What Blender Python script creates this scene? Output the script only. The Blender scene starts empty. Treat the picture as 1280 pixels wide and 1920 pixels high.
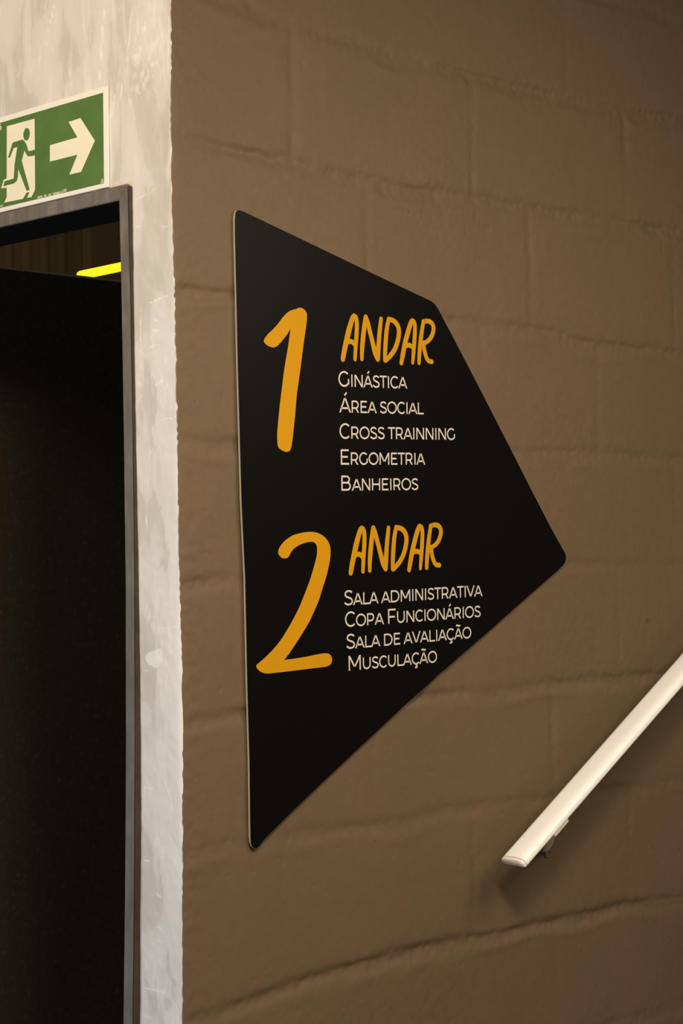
import bpy, bmesh, math
import numpy as np
from mathutils import Vector, Matrix

S = bpy.context.scene
COL = S.collection

# ------------------------------------------------------------------ camera
F_PX = 3548.6                      # focal length for a 1280 x 1920 frame
CAM = np.array([-1.6934, -2.0236, 1.62])
YAW, PITCH, ROLL = 0.788047, 0.0210848, -0.0129102
fwd = np.array([math.cos(PITCH)*math.cos(YAW), math.cos(PITCH)*math.sin(YAW), math.sin(PITCH)])
rgt0 = np.array([math.sin(YAW), -math.cos(YAW), 0.0])
up0 = np.cross(rgt0, fwd)
c_, s_ = math.cos(ROLL), math.sin(ROLL)
rgt = c_*rgt0 + s_*up0
upv = -s_*rgt0 + c_*up0
cam_d = bpy.data.cameras.new('camera')
cam_d.sensor_fit = 'VERTICAL'
cam_d.sensor_height = 36.0
cam_d.lens = F_PX/1920*36.0
cam_d.clip_start = 0.02
cam = bpy.data.objects.new('camera', cam_d)
COL.objects.link(cam)
cam.matrix_world = Matrix(((rgt[0], upv[0], -fwd[0], CAM[0]), (rgt[1], upv[1], -fwd[1], CAM[1]),
                           (rgt[2], upv[2], -fwd[2], CAM[2]), (0, 0, 0, 1)))
S.camera = cam

# ------------------------------------------------------------------ light
S.view_settings.view_transform = 'Standard'
S.view_settings.look = 'None'
S.view_settings.gamma = 1.0
S.view_settings.use_curve_mapping = False
S.view_settings.exposure = 0.0
w = bpy.data.worlds.new('world')
S.world = w
w.use_nodes = True
w.node_tree.nodes['Background'].inputs[0].default_value = (1.0, 0.86, 0.70, 1)
w.node_tree.nodes['Background'].inputs[1].default_value = 0.10


def area(name, loc, target, sx, sy, power, color):
    d = bpy.data.lights.new(name, 'AREA')
    d.shape = 'RECTANGLE'
    d.size, d.size_y = sx, sy
    d.energy = power
    d.color = color
    o = bpy.data.objects.new(name, d)
    COL.objects.link(o)
    o.location = loc
    o.rotation_euler = (Vector(target)-Vector(loc)).to_track_quat('-Z', 'Y').to_euler()
    return o


area('stair_lamp_light', (-0.62, -1.35, 2.52), (0.20, -0.45, -0.2), 0.40, 0.40, 42, (1.0, 0.83, 0.64))
area('right_fill_light', (0.80, -1.30, 2.30), (0.78, -0.15, 0.4), 0.8, 0.6, 15, (1.0, 0.83, 0.64))  # added fill for the right of the block wall, no lamp seen
area('hall_lamp_light', (-1.6, 0.40, 2.9), (0.0, 0.25, 2.4), 0.6, 0.6, 20, (1.0, 0.77, 0.47))
area('daylight', (-2.5, 0.6, 0.7), (0.0, 0.1, 1.0), 1.0, 1.0, 26.5, (0.44, 0.70, 1.0))


# ------------------------------------------------------------------ helpers
def at(px, py, plane, off=0.0):
    """the point of the plane (x, y or z = off) that the photograph shows at a pixel"""
    d = fwd + rgt*(px-640)/F_PX - upv*(py-960)/F_PX
    ax = 'xyz'.index(plane)
    return CAM + d*(off-CAM[ax])/d[ax]


def tag(o, label=None, cat=None, group=None, kind=None):
    if label: o['label'] = label
    if cat: o['category'] = cat
    if group: o['group'] = group
    if kind: o['kind'] = kind
    return o


def mesh_obj(name, verts, faces, mat, parent=None, smooth=False):
    me = bpy.data.meshes.new(name)
    me.from_pydata([tuple(map(float, v)) for v in verts], [], faces)
    me.validate()
    me.update()
    if mat:
        me.materials.append(mat)
    if smooth:
        for p in me.polygons: p.use_smooth = True
    o = bpy.data.objects.new(name, me)
    COL.objects.link(o)
    if parent:
        o.parent = parent
        o.matrix_parent_inverse = Matrix.Translation(-Vector(parent.location))
    return o


def bm_obj(name, bm, mat, parent=None, smooth=False):
    me = bpy.data.meshes.new(name)
    bmesh.ops.recalc_face_normals(bm, faces=bm.faces[:])
    bm.to_mesh(me); bm.free()
    if mat: me.materials.append(mat)
    if smooth:
        for p in me.polygons: p.use_smooth = True
    o = bpy.data.objects.new(name, me)
    COL.objects.link(o)
    if parent:
        o.parent = parent
        o.matrix_parent_inverse = Matrix.Translation(-Vector(parent.location))
    return o


def empty(name, loc):
    o = bpy.data.objects.new(name, None)
    COL.objects.link(o)
    o.location = tuple(map(float, loc))
    o.empty_display_size = 0.05
    return o


def add_box(bm, lo, hi):
    x0, y0, z0 = lo; x1, y1, z1 = hi
    v = [bm.verts.new(p) for p in ((x0, y0, z0), (x1, y0, z0), (x1, y1, z0), (x0, y1, z0),
                                   (x0, y0, z1), (x1, y0, z1), (x1, y1, z1), (x0, y1, z1))]
    for f in ((0, 3, 2, 1), (4, 5, 6, 7), (0, 1, 5, 4), (1, 2, 6, 5), (2, 3, 7, 6), (3, 0, 4, 7)):
        bm.faces.new([v[i] for i in f])
    return v


def box_obj(name, lo, hi, mat, parent=None, bevel=0.0):
    bm = bmesh.new()
    add_box(bm, lo, hi)
    if bevel:
        bmesh.ops.bevel(bm, geom=bm.edges[:], offset=bevel, segments=2, affect='EDGES')
    return bm_obj(name, bm, mat, parent)


def lattice(ix, iz, seed):
    n = (ix.astype(np.int64)*374761393 + iz.astype(np.int64)*668265263 + seed*1442695041) & 0x7fffffff
    n = ((n ^ (n >> 13))*1274126177) & 0x7fffffff
    n = (n ^ (n >> 16))
    return (n & 0xffff)/32767.5-1.0


def noise(x, z, scale, seed):
    """smooth value noise in -1..1, one feature per `scale` metres"""
    x = np.asarray(x, float)/scale+1000.0; z = np.asarray(z, float)/scale+1000.0
    ix, iz = np.floor(x), np.floor(z)
    fx, fz = x-ix, z-iz
    fx = fx*fx*fx*(fx*(fx*6-15)+10); fz = fz*fz*fz*(fz*(fz*6-15)+10)
    a = lattice(ix, iz, seed); b = lattice(ix+1, iz, seed)
    c = lattice(ix, iz+1, seed); d = lattice(ix+1, iz+1, seed)
    return (a*(1-fx)+b*fx)*(1-fz)+(c*(1-fx)+d*fx)*fz


# ------------------------------------------------------------------ materials
def new_mat(name):
    m = bpy.data.materials.new(name)
    m.use_nodes = True
    nt = m.node_tree
    return m, nt, nt.nodes['Principled BSDF']


def N(nt, kind, **kw):
    n = nt.nodes.new(kind)
    for k, v in kw.items():
        if k.startswith('_'): setattr(n, k[1:], v)
        else: n.inputs[k].default_value = v
    return n


def ramp(nt, src, stops):
    r = nt.nodes.new('ShaderNodeValToRGB')
    e = r.color_ramp.elements
    while len(e) < len(stops): e.new(0.5)
    for el, (p, c) in zip(e, stops):
        el.position = p; el.color = (c, c, c, 1) if isinstance(c, (int, float)) else (*c, 1)
    nt.links.new(src, r.inputs[0])
    return r


def mix(nt, fac, a, b, blend='MIX'):
    m = nt.nodes.new('ShaderNodeMix'); m.data_type = 'RGBA'; m.blend_type = blend
    for i, v in ((0, fac), (6, a), (7, b)):
        if hasattr(v, 'is_linked') or hasattr(v, 'links'):
            nt.links.new(v, m.inputs[i])
        else:
            m.inputs[i].default_value = v if isinstance(v, (int, float)) else (*v, 1)
    return m.outputs[2]


def plain(name, col, rough=0.5, metal=0.0, spec=0.5, var=0.06, scale=30, bump=0.0, bscale=200):
    m, nt, b = new_mat(name)
    tc = N(nt, 'ShaderNodeTexCoord')
    no = N(nt, 'ShaderNodeTexNoise', Scale=scale, Detail=5.0)
    nt.links.new(tc.outputs['Object'], no.inputs['Vector'])
    r = ramp(nt, no.outputs['Fac'], [(0.3, tuple(c*(1-var) for c in col)), (0.7, tuple(min(1, c*(1+var)) for c in col))])
    nt.links.new(r.outputs[0], b.inputs['Base Color'])
    b.inputs['Roughness'].default_value = rough
    b.inputs['Metallic'].default_value = metal
    b.inputs['Specular IOR Level'].default_value = spec
    if bump:
        n2 = N(nt, 'ShaderNodeTexNoise', Scale=bscale, Detail=3.0)
        nt.links.new(tc.outputs['Object'], n2.inputs['Vector'])
        bp = N(nt, 'ShaderNodeBump', Strength=bump, Distance=0.001)
        nt.links.new(n2.outputs['Fac'], bp.inputs['Height'])
        nt.links.new(bp.outputs[0], b.inputs['Normal'])
    return m


def block_material():
    m, nt, b = new_mat('taupe_wall_paint')
    tc = N(nt, 'ShaderNodeTexCoord')
    big = N(nt, 'ShaderNodeTexNoise', Scale=3.5, Detail=4.0, Roughness=0.6)
    fine = N(nt, 'ShaderNodeTexNoise', Scale=60.0, Detail=6.0, Roughness=0.65)
    for n in (big, fine): nt.links.new(tc.outputs['Object'], n.inputs['Vector'])
    c1 = ramp(nt, big.outputs['Fac'], [(0.35, (0.130, 0.0900, 0.0500)), (0.65, (0.139, 0.0920, 0.0535))])
    c2 = ramp(nt, fine.outputs['Fac'], [(0.3, 0.94), (0.7, 1.04)])
    col = mix(nt, 1.0, c1.outputs[0], c2.outputs[0], 'MULTIPLY')
    # a few dark pin holes in the paint
    vo = N(nt, 'ShaderNodeTexVoronoi', Scale=26.0)
    vo.inputs['Randomness'].default_value = 1.0
    nt.links.new(tc.outputs['Object'], vo.inputs['Vector'])
    sp = ramp(nt, vo.outputs['Distance'], [(0.035, 1.0), (0.06, 0.0)])
    sel = N(nt, 'ShaderNodeTexNoise', Scale=9.0, Detail=2.0)
    nt.links.new(tc.outputs['Object'], sel.inputs['Vector'])
    sr = ramp(nt, sel.outputs['Fac'], [(0.54, 0.0), (0.60, 0.7)])
    f = mix(nt, 1.0, sp.outputs[0], sr.outputs[0], 'MULTIPLY')
    col = mix(nt, f, col, (0.07, 0.045, 0.03))
    # one rusty stain on the right of the sign
    q = at(1212, 1164, 'y')
    dist = N(nt, 'ShaderNodeVectorMath', _operation='DISTANCE')
    nt.links.new(tc.outputs['Object'], dist.inputs[0]); dist.inputs[1].default_value = tuple(q)
    st = ramp(nt, dist.outputs['Value'], [(0.0015, 0.9), (0.0045, 0.0)])
    col = mix(nt, st.outputs[0], col, (0.09, 0.035, 0.02))
    nt.links.new(col, b.inputs['Base Color'])
    b.inputs['Roughness'].default_value = 0.62
    b.inputs['Specular IOR Level'].default_value = 0.35
    n1 = N(nt, 'ShaderNodeTexNoise', Scale=330.0, Detail=4.0, Roughness=0.6)
    n2 = N(nt, 'ShaderNodeTexNoise', Scale=70.0, Detail=5.0, Roughness=0.6)
    for n in (n1, n2): nt.links.new(tc.outputs['Object'], n.inputs['Vector'])
    b1 = N(nt, 'ShaderNodeBump', Strength=0.30, Distance=0.0008)
    b2 = N(nt, 'ShaderNodeBump', Strength=0.12, Distance=0.0022)
    nt.links.new(n1.outputs['Fac'], b1.inputs['Height']); nt.links.new(n2.outputs['Fac'], b2.inputs['Height'])
    nt.links.new(b2.outputs[0], b1.inputs['Normal']); nt.links.new(b1.outputs[0], b.inputs['Normal'])
    return m


def plaster_material():
    m, nt, b = new_mat('burnished_cement')
    tc = N(nt, 'ShaderNodeTexCoord')
    mp = N(nt, 'ShaderNodeMapping'); mp.inputs['Scale'].default_value = (1, 1.6, 0.8)
    nt.links.new(tc.outputs['Object'], mp.inputs['Vector'])
    big = N(nt, 'ShaderNodeTexNoise', Scale=9.0, Detail=3.5, Roughness=0.45, Distortion=0.5)
    nt.links.new(mp.outputs[0], big.inputs['Vector'])
    # overlapping trowel patches, some with a crisp border
    c1 = ramp(nt, big.outputs['Fac'], [(0.38, (0.605, 0.56, 0.505)), (0.475, (0.64, 0.595, 0.54)), (0.485, (0.69, 0.645, 0.59)), (0.62, (0.73, 0.685, 0.63))])
    # a paler trowelled margin along the corner
    sx = N(nt, 'ShaderNodeSeparateXYZ'); nt.links.new(tc.outputs['Object'], sx.inputs[0])
    mp0 = N(nt, 'ShaderNodeMapping'); mp0.inputs['Scale'].default_value = (1, 1, 0.6)
    nt.links.new(tc.outputs['Object'], mp0.inputs['Vector'])
    wob = N(nt, 'ShaderNodeTexNoise', Scale=14.0, Detail=4.0, Roughness=0.55)
    nt.links.new(mp0.outputs[0], wob.inputs['Vector'])
    ma = N(nt, 'ShaderNodeMath', _operation='MULTIPLY_ADD'); ma.inputs[1].default_value = 0.16; ma.inputs[2].default_value = -0.08
    nt.links.new(wob.outputs['Fac'], ma.inputs[0])
    mb = N(nt, 'ShaderNodeMath', _operation='ADD'); nt.links.new(sx.outputs['Y'], mb.inputs[0]); nt.links.new(ma.outputs[0], mb.inputs[1])
    mr = ramp(nt, mb.outputs[0], [(0.040, 1.0), (0.043, 0.0)])
    zm = N(nt, 'ShaderNodeMapRange'); zm.inputs['From Min'].default_value = 2.05; zm.inputs['From Max'].default_value = 1.95
    nt.links.new(sx.outputs['Z'], zm.inputs['Value'])
    mf = N(nt, 'ShaderNodeMath', _operation='MULTIPLY'); nt.links.new(mr.outputs[0], mf.inputs[0]); nt.links.new(zm.outputs[0], mf.inputs[1])
    mf2 = N(nt, 'ShaderNodeMath', _operation='MULTIPLY'); nt.links.new(mf.outputs[0], mf2.inputs[0]); mf2.inputs[1].default_value = 0.85
    base = mix(nt, mf2.outputs[0], c1.outputs[0], (0.735, 0.695, 0.65))
    # fine light trowel streaks and stipple, in patches
    mp2 = N(nt, 'ShaderNodeMapping'); mp2.inputs['Scale'].default_value = (1, 2.2, 0.7)
    mp2.inputs['Rotation'].default_value = (0.12, 0, 0)
    nt.links.new(tc.outputs['Object'], mp2.inputs['Vector'])
    st = N(nt, 'ShaderNodeTexNoise', Scale=60.0, Detail=5.0, Roughness=0.7, Distortion=0.8)
    nt.links.new(mp2.outputs[0], st.inputs['Vector'])
    s1 = ramp(nt, st.outputs['Fac'], [(0.52, 0.0), (0.62, 0.55), (0.74, 1.0)])
    zone = N(nt, 'ShaderNodeTexNoise', Scale=9.0, Detail=1.5)
    nt.links.new(tc.outputs['Object'], zone.inputs['Vector'])
    zr = ramp(nt, zone.outputs['Fac'], [(0.50, 0.04), (0.62, 0.85)])
    f = mix(nt, 1.0, s1.outputs[0], zr.outputs[0], 'MULTIPLY')
    col = mix(nt, f, base, (0.88, 0.845, 0.79))
    # broad pale vertical trowel strokes
    mp4 = N(nt, 'ShaderNodeMapping'); mp4.inputs['Scale'].default_value = (1, 3.2, 0.45); mp4.inputs['Rotation'].default_value = (-0.08, 0, 0)
    nt.links.new(tc.outputs['Object'], mp4.inputs['Vector'])
    br = N(nt, 'ShaderNodeTexNoise', Scale=8.0, Detail=3.0, Roughness=0.5)
    nt.links.new(mp4.outputs[0], br.inputs['Vector'])
    bb = ramp(nt, br.outputs['Fac'], [(0.56, 0.0), (0.63, 0.45), (0.66, 0.10)])
    col = mix(nt, bb.outputs[0], col, (0.84, 0.80, 0.74))
    # single trowel marks, the gloss on their ridges painted pale
    sm = N(nt, 'ShaderNodeAttribute', _attribute_name='smear_glint')
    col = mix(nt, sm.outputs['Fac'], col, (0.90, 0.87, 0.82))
    # sparse dark pits
    vo = N(nt, 'ShaderNodeTexVoronoi', Scale=70.0)
    nt.links.new(tc.outputs['Object'], vo.inputs['Vector'])
    sp = ramp(nt, vo.outputs['Distance'], [(0.05, 0.7), (0.11, 0.0)])
    z2 = N(nt, 'ShaderNodeTexNoise', Scale=15.0, Detail=2.0)
    nt.links.new(tc.outputs['Object'], z2.inputs['Vector'])
    zz = ramp(nt, z2.outputs['Fac'], [(0.63, 0.0), (0.69, 0.8)])
    f2 = mix(nt, 1.0, sp.outputs[0], zz.outputs[0], 'MULTIPLY')
    col = mix(nt, f2, col, (0.30, 0.24, 0.17))
    nt.links.new(col, b.inputs['Base Color'])
    rr = ramp(nt, big.outputs['Fac'], [(0.40, 0.30), (0.60, 0.44)])
    nt.links.new(rr.outputs[0], b.inputs['Roughness'])
    b.inputs['Specular IOR Level'].default_value = 0.5
    bp = N(nt, 'ShaderNodeBump', Strength=0.25, Distance=0.0012)
    nt.links.new(big.outputs['Fac'], bp.inputs['Height'])
    bp2 = N(nt, 'ShaderNodeBump', Strength=0.25, Distance=0.0007)
    nt.links.new(st.outputs['Fac'], bp2.inputs['Height'])
    nt.links.new(bp.outputs[0], bp2.inputs['Normal']); nt.links.new(bp2.outputs[0], b.inputs['Normal'])
    return m


def steel_material():
    m, nt, b = new_mat('worn_dark_steel')
    tc = N(nt, 'ShaderNodeTexCoord')
    n1 = N(nt, 'ShaderNodeTexNoise', Scale=40.0, Detail=6.0, Roughness=0.65)
    mp = N(nt, 'ShaderNodeMapping'); mp.inputs['Scale'].default_value = (1, 1, 0.35)
    nt.links.new(tc.outputs['Object'], mp.inputs['Vector']); nt.links.new(mp.outputs[0], n1.inputs['Vector'])
    c = ramp(nt, n1.outputs['Fac'], [(0.32, (0.135, 0.115, 0.097)), (0.55, (0.185, 0.163, 0.142)), (0.75, (0.265, 0.24, 0.215))])
    nt.links.new(c.outputs[0], b.inputs['Base Color'])
    b.inputs['Roughness'].default_value = 0.42
    b.inputs['Metallic'].default_value = 0.15
    bp = N(nt, 'ShaderNodeBump', Strength=0.3, Distance=0.0006)
    nt.links.new(n1.outputs['Fac'], bp.inputs['Height']); nt.links.new(bp.outputs[0], b.inputs['Normal'])
    return m


def granite_material():
    m, nt, b = new_mat('dark_speckled_panel')
    tc = N(nt, 'ShaderNodeTexCoord')
    vo = N(nt, 'ShaderNodeTexNoise', Scale=85.0, Detail=4.0, Roughness=0.7)
    nt.links.new(tc.outputs['Object'], vo.inputs['Vector'])
    c = ramp(nt, vo.outputs['Fac'], [(0.48, (0.046, 0.037, 0.025)), (0.62, (0.058, 0.048, 0.036)), (0.74, (0.13, 0.115, 0.10))])
    nt.links.new(c.outputs[0], b.inputs['Base Color'])
    b.inputs['Roughness'].default_value = 0.5
    b.inputs['Specular IOR Level'].default_value = 0.25
    return m


def sign_black_material():
    m, nt, b = new_mat('satin_black_film')
    tc = N(nt, 'ShaderNodeTexCoord')
    vo = N(nt, 'ShaderNodeTexVoronoi', Scale=40.0)
    nt.links.new(tc.outputs['Object'], vo.inputs['Vector'])
    sp = ramp(nt, vo.outputs['Distance'], [(0.02, 0.5), (0.05, 0.0)])
    se = N(nt, 'ShaderNodeTexNoise', Scale=14.0, Detail=1.0)
    nt.links.new(tc.outputs['Object'], se.inputs['Vector'])
    sr = ramp(nt, se.outputs['Fac'], [(0.62, 0.0), (0.70, 0.6)])
    f = mix(nt, 1.0, sp.outputs[0], sr.outputs[0], 'MULTIPLY')
    col = mix(nt, f, (0.0026, 0.0023, 0.0021), (0.07, 0.06, 0.05))
    nt.links.new(col, b.inputs['Base Color'])
    b.inputs['Roughness'].default_value = 0.42
    b.inputs['Specular IOR Level'].default_value = 0.09
    return m


M_BLOCK = block_material()
M_PLASTER = plaster_material()
M_STEEL = steel_material()
M_GRANITE = granite_material()
M_BLACK = sign_black_material()
M_PVC = plain('pale_panel_edge', (0.60, 0.55, 0.47), 0.5, var=0.04)
M_YELLOW = plain('golden_yellow_print', (0.53, 0.262, 0.006), 0.55, spec=0.10, var=0.02, scale=12)
M_CREAM = plain('off_white_print', (0.62, 0.57, 0.49), 0.5, spec=0.25, var=0.02)
M_RAIL = plain('off_white_enamel', (0.90, 0.90, 0.90), 0.36, var=0.02, scale=8)
M_RAILCAP = plain('cream_cap_plastic', (0.80, 0.77, 0.71), 0.4, var=0.03)
M_SEAM = plain('brown_seam', (0.10, 0.055, 0.03), 0.7)
M_BRACKET = plain('greyish_bracket_paint', (0.60, 0.56, 0.50), 0.45, var=0.15, scale=80)
M_FLANK = plain('shaded_flank_brown', (0.040, 0.026, 0.018), 0.6, var=0.25, scale=60)  # frame side in shade, darkened in its colour
M_SCREW = plain('dull_screw_metal', (0.20, 0.18, 0.16), 0.4, metal=0.6)
M_GREEN = plain('exit_sign_green', (0.092, 0.185, 0.044), 0.42, var=0.10, scale=25)
M_LUM = plain('photoluminescent_cream', (0.90, 0.84, 0.64), 0.45, var=0.015)
M_PLATE = plain('white_sign_plate', (0.90, 0.85, 0.78), 0.45, var=0.015)
M_LINING = plain('black_lining_paint', (0.012, 0.0105, 0.009), 0.55, spec=0.2)
M_INNER = plain('dim_brown_paint', (0.23, 0.145, 0.055), 0.75, var=0.08, scale=6)
M_FLOOR = plain('grey_concrete_floor', (0.30, 0.28, 0.25), 0.6, var=0.12, scale=5, bump=0.2)
M_CEIL = plain('grey_ceiling_paint', (0.30, 0.26, 0.21), 0.8, var=0.05)
m_, nt_, b_ = new_mat('glowing_yellow_tube')
b_.inputs['Base Color'].default_value = (0.9, 0.75, 0.1, 1)
b_.inputs['Emission Color'].default_value = (1.0, 0.78, 0.012, 1)
b_.inputs['Emission Strength'].default_value = 1.15
M_TUBE = m_

# ------------------------------------------------------------------ the block wall
corner_px = [(322, -60), (322, 0), (321.5, 150), (322.5, 300), (325, 425), (329.5, 600), (333, 800), (338, 1100), (342.5, 1250),
             (343.6, 1400), (343.3, 1700), (343, 1920), (343, 2000)]
cp = np.array([at(px, py, 'y') for px, py in corner_px])
oz = np.argsort(cp[:, 2])
CZ, CX = cp[oz, 2], cp[oz, 0]


def corner_x(z):
    z = np.asarray(z, float)
    zero = np.zeros_like(z)
    return np.interp(z, CZ, CX)


def corner_jag(z):
    zero = np.zeros_like(z)
    return 0.0005*noise(zero, z, 0.016, 5) + 0.0006*noise(zero, z, 0.006, 6)


BEDS = {   # mortar courses, sampled on the wall
    0: ([(345, -40), (432, 0), (500, 33), (575, 60), (700, 97), (882, 146), (1000, 172), (1100, 198), (1280, 229)], 1.0),
    1: ([(340, 262), (354, 268), (440, 284), (515, 300), (620, 325), (740, 352), (867, 371), (1000, 395), (1167, 420), (1280, 442)], 0.95),
    2: ([(350, 548), (450, 558), (837, 602), (1000, 620), (1122, 650), (1276, 666)], 0.85),
    3: ([(345, 826), (393, 835), (700, 846), (961, 850), (1119, 852), (1280, 863)], 0.6),
    4: ([(345, 1100), (411, 1092), (700, 1078), (1062, 1060), (1175, 1065), (1280, 1062)], 0.4),
    5: ([(345, 1358), (430, 1343), (600, 1328), (800, 1311), (930, 1299), (1036, 1285), (1171, 1274), (1280, 1262)], 0.7),
    6: ([(345, 1610), (430, 1588), (597, 1566), (750, 1543), (900, 1511), (1034, 1496), (1280, 1466)], 0.45),
    7: ([(345, 1920), (384, 1911), (500, 1871), (634, 1825), (750, 1794), (883, 1764), (1000, 1740), (1177, 1702), (1230, 1694), (1280, 1687)], 0.9),
}
BED_XZ = {}
for k, (pts, st) in BEDS.items():
    q = np.array([at(px, py, 'y') for px, py in pts])
    BED_XZ[k] = (q[:, 0], q[:, 2], st)
HEADS = [   # (course above, x pixel, y pixel, strength)
    (-1, 466, 10, 0.3), (-1, 1059, 120, 0.35),
    (0, 550, 190, 0.8), (0, 885, 264, 0.9), (0, 1172, 355, 0.6),
    (1, 689, 470, 0.6), (1, 994, 524, 0.6), (1, 1262, 540, 0.4),
    (2, 902, 640, 0.3), (2, 1121, 740, 0.5),
    (3, 1000, 890, 0.3), (3, 1265, 950, 0.6),
    (4, 871, 1247, 0.5), (4, 1160, 1170, 0.7),
    (5, 1036, 1385, 0.7), (5, 700, 1450, 0.2),
    (6, 535, 1683, 0.4), (6, 889, 1660, 0.5), (6, 1181, 1620, 0.35),
    (7, 700, 1870, 0.2), (7, 1045, 1810, 0.3)]


def bed_z(k, x):
    if k in BED_XZ:
        return np.interp(x, BED_XZ[k][0], BED_XZ[k][1])
    return np.full_like(np.asarray(x, float), 2.389-0.2*k)


def relief(x, z):
    """height of the painted block face, in metres, positive towards the viewer"""
    patch = np.clip(noise(x, z, 0.18, 33)*1.6-0.2, 0, 1)
    h = 0.0010*noise(x, z, 0.17, 1) + 0.0005*noise(x, z, 0.06, 2) + 0.00016*noise(x, z, 0.02, 3) + (0.00006+0.00030*patch)*noise(x, z, 0.0075, 4)
    near = np.zeros_like(x)
    for k in range(-2, 10):
        st = BED_XZ[k][2] if k in BED_XZ else 0.7
        kk = 0*x+k
        zz = bed_z(k, x) + 0.004 + 0.0020*noise(x, kk, 0.045, 11) + 0.0010*noise(x, kk, 0.011, 12) + 0.0006*noise(x, z, 0.005, 18)
        low = 0.0145*(1+0.35*noise(x, kk, 0.11, 13))
        upw = 0.0080*(1+0.4*noise(x, kk, 0.07, 19))
        d = z-zz
        prof = np.where(d > 0, np.exp(-(d/upw)**2), np.exp(-np.abs(d/low)**2.2))
        amp = st*(0.0038 + 0.0030*noise(x, kk, 0.16, 14) + 0.0007*noise(x, kk, 0.03, 20))
        h = h - np.clip(amp, 0.0003, 1)*prof*(1+0.20*noise(x, z, 0.010, 15))
        h = h + 0.0016*st*np.exp(-((d+1.5*low)/(0.5*low))**2)*np.clip(0.3+1.1*noise(x, kk, 0.06, 16), 0, 2)
        # blocks above and below do not sit quite flush
        h = h + 0.0010*st*np.exp(-np.clip(d, 0, 9)/0.05)*(d > 0)*noise(x, kk, 0.3, 17)
        near = np.maximum(near, st*np.exp(-(d/0.02)**2))
    for k, px, py, st in HEADS:
        q = at(px, py, 'y')
        ztop = bed_z(k, x); zbot = bed_z(k+1, x)
        inside = 1/(1+np.exp(-(ztop-z)/0.003))/(1+np.exp(-(z-zbot)/0.003))
        kz = 0*z+px*0.37
        xx = q[0] + 0.0022*noise(kz, z, 0.03, 21) + 0.0010*noise(kz, z, 0.008, 22)
        hw = 0.0100*(1+0.3*noise(kz, z, 0.05, 23))
        amp = st*np.clip(0.0021+0.0022*noise(kz, z, 0.06, 24), 0, 1)
        pr = np.exp(-np.abs((x-xx)/hw)**2.0)*inside
        h = h - amp*pr*(1+0.3*noise(x, z, 0.01, 25))
        near = np.maximum(near, 0.8*st*pr)
    # sandy joints, a rougher strip of render along the corner, and pits
    h = h + near*(0.00045*noise(x, z, 0.009, 36)+0.00025*noise(x, z, 0.0045, 37))
    rough = np.exp(-(x/0.030)**2)
    h = h + rough*(0.0006*noise(x, z, 0.012, 31)+0.0004*noise(x, z, 0.006, 32))
    pits = np.clip(noise(x, z, 0.012, 35)-0.90, 0, 1)
    h = h - pits*0.012
    return h


TOP = 3.2
def grid_mesh(name, us, vs, pos, mat, keep=None):
    nu, nv = len(us), len(vs)
    U, V = np.meshgrid(us, vs, indexing='ij')
    P = pos(U, V).reshape(-1, 3)
    idx = np.arange(nu*nv).reshape(nu, nv)
    q = np.stack([idx[:-1, :-1], idx[1:, :-1], idx[1:, 1:], idx[:-1, 1:]], -1).reshape(-1, 4)
    if keep is not None:
        uc = (U[:-1, :-1]+U[1:, 1:])/2; vc = (V[:-1, :-1]+V[1:, 1:])/2
        q = q[keep(uc, vc).reshape(-1)]
    used = np.unique(q)
    rem = np.full(nu*nv, -1); rem[used] = np.arange(len(used))
    P = P[used]; q = rem[q]
    me = bpy.data.meshes.new(name)
    me.vertices.add(len(P)); me.vertices.foreach_set('co', P.astype(np.float32).ravel())
    me.loops.add(q.size); me.loops.foreach_set('vertex_index', q.astype(np.int32).ravel())
    me.polygons.add(len(q)); me.polygons.foreach_set('loop_start', np.arange(0, q.size, 4, dtype=np.int32))
    me.polygons.foreach_set('loop_total', np.full(len(q), 4, dtype=np.int32))
    me.polygons.foreach_set('use_smooth', np.ones(len(q), dtype=bool))
    me.update(calc_edges=True); me.validate()
    me.materials.append(mat)
    o = bpy.data.objects.new(name, me)
    COL.objects.link(o)
    return o


def block_pos(X, Z):
    h = relief(X, Z)
    edge = np.exp(-X/0.006)
    h = h*(1-np.exp(-X/0.004)) - 0.0016*edge
    return np.stack([X + corner_x(Z)*np.exp(-(X/0.05)) + corner_jag(Z)*np.exp(-X/0.004), -h, Z], -1)


xs = np.concatenate([[0, 0.001, 0.002], np.arange(0.004, 1.42, 0.003), np.arange(1.45, 2.81, 0.09)])
zs = np.concatenate([np.arange(0, 0.64, 0.08), np.arange(0.66, 2.76, 0.003), np.arange(2.80, TOP+0.001, 0.08), [TOP]])
wall_right = grid_mesh('wall_right', xs, zs, block_pos, M_BLOCK)
tag(wall_right, kind='structure')

# ------------------------------------------------------------------ doorway frame, then the plastered wall
# pixels of: inner edge of the frame, outer edge of its face, foot of its side on the plaster
LEG = [(224.6, 237.8, 246.9, 375), (229, 242.3, 249.6, 560), (233, 246.6, 253, 800), (236.7, 250, 258.4, 1100),
       (237.2, 250.6, 262, 1400), (235.6, 249.4, 262, 1660), (232.5, 246.6, 260, 1920)]
rows = []
for pi, po, pw, py in LEG:
    ww = at(pw, py, 'x')
    fo = at(po, py, 'y', ww[1])
    fi = at(pi, py, 'x', fo[0])
    rows.append((fi[1], fo[1], fo[0], ww[2]))
rows = np.array(rows)[::-1]         # rising z: y of inner edge, y of outer edge, x of the face, z
HEAD_LO = at(110, 401, 'x', -0.009)[2]
HEAD_HI = at(110, 374.5, 'x', -0.009)[2]
OUT_Y = rows[-1, 1]
IN_Y = rows[-1, 0]
DOOR_FAR = 1.02
WALL_T = 0.10


def leg_at(z, col):
    return np.interp(z, rows[:, 3], rows[:, col])


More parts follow.
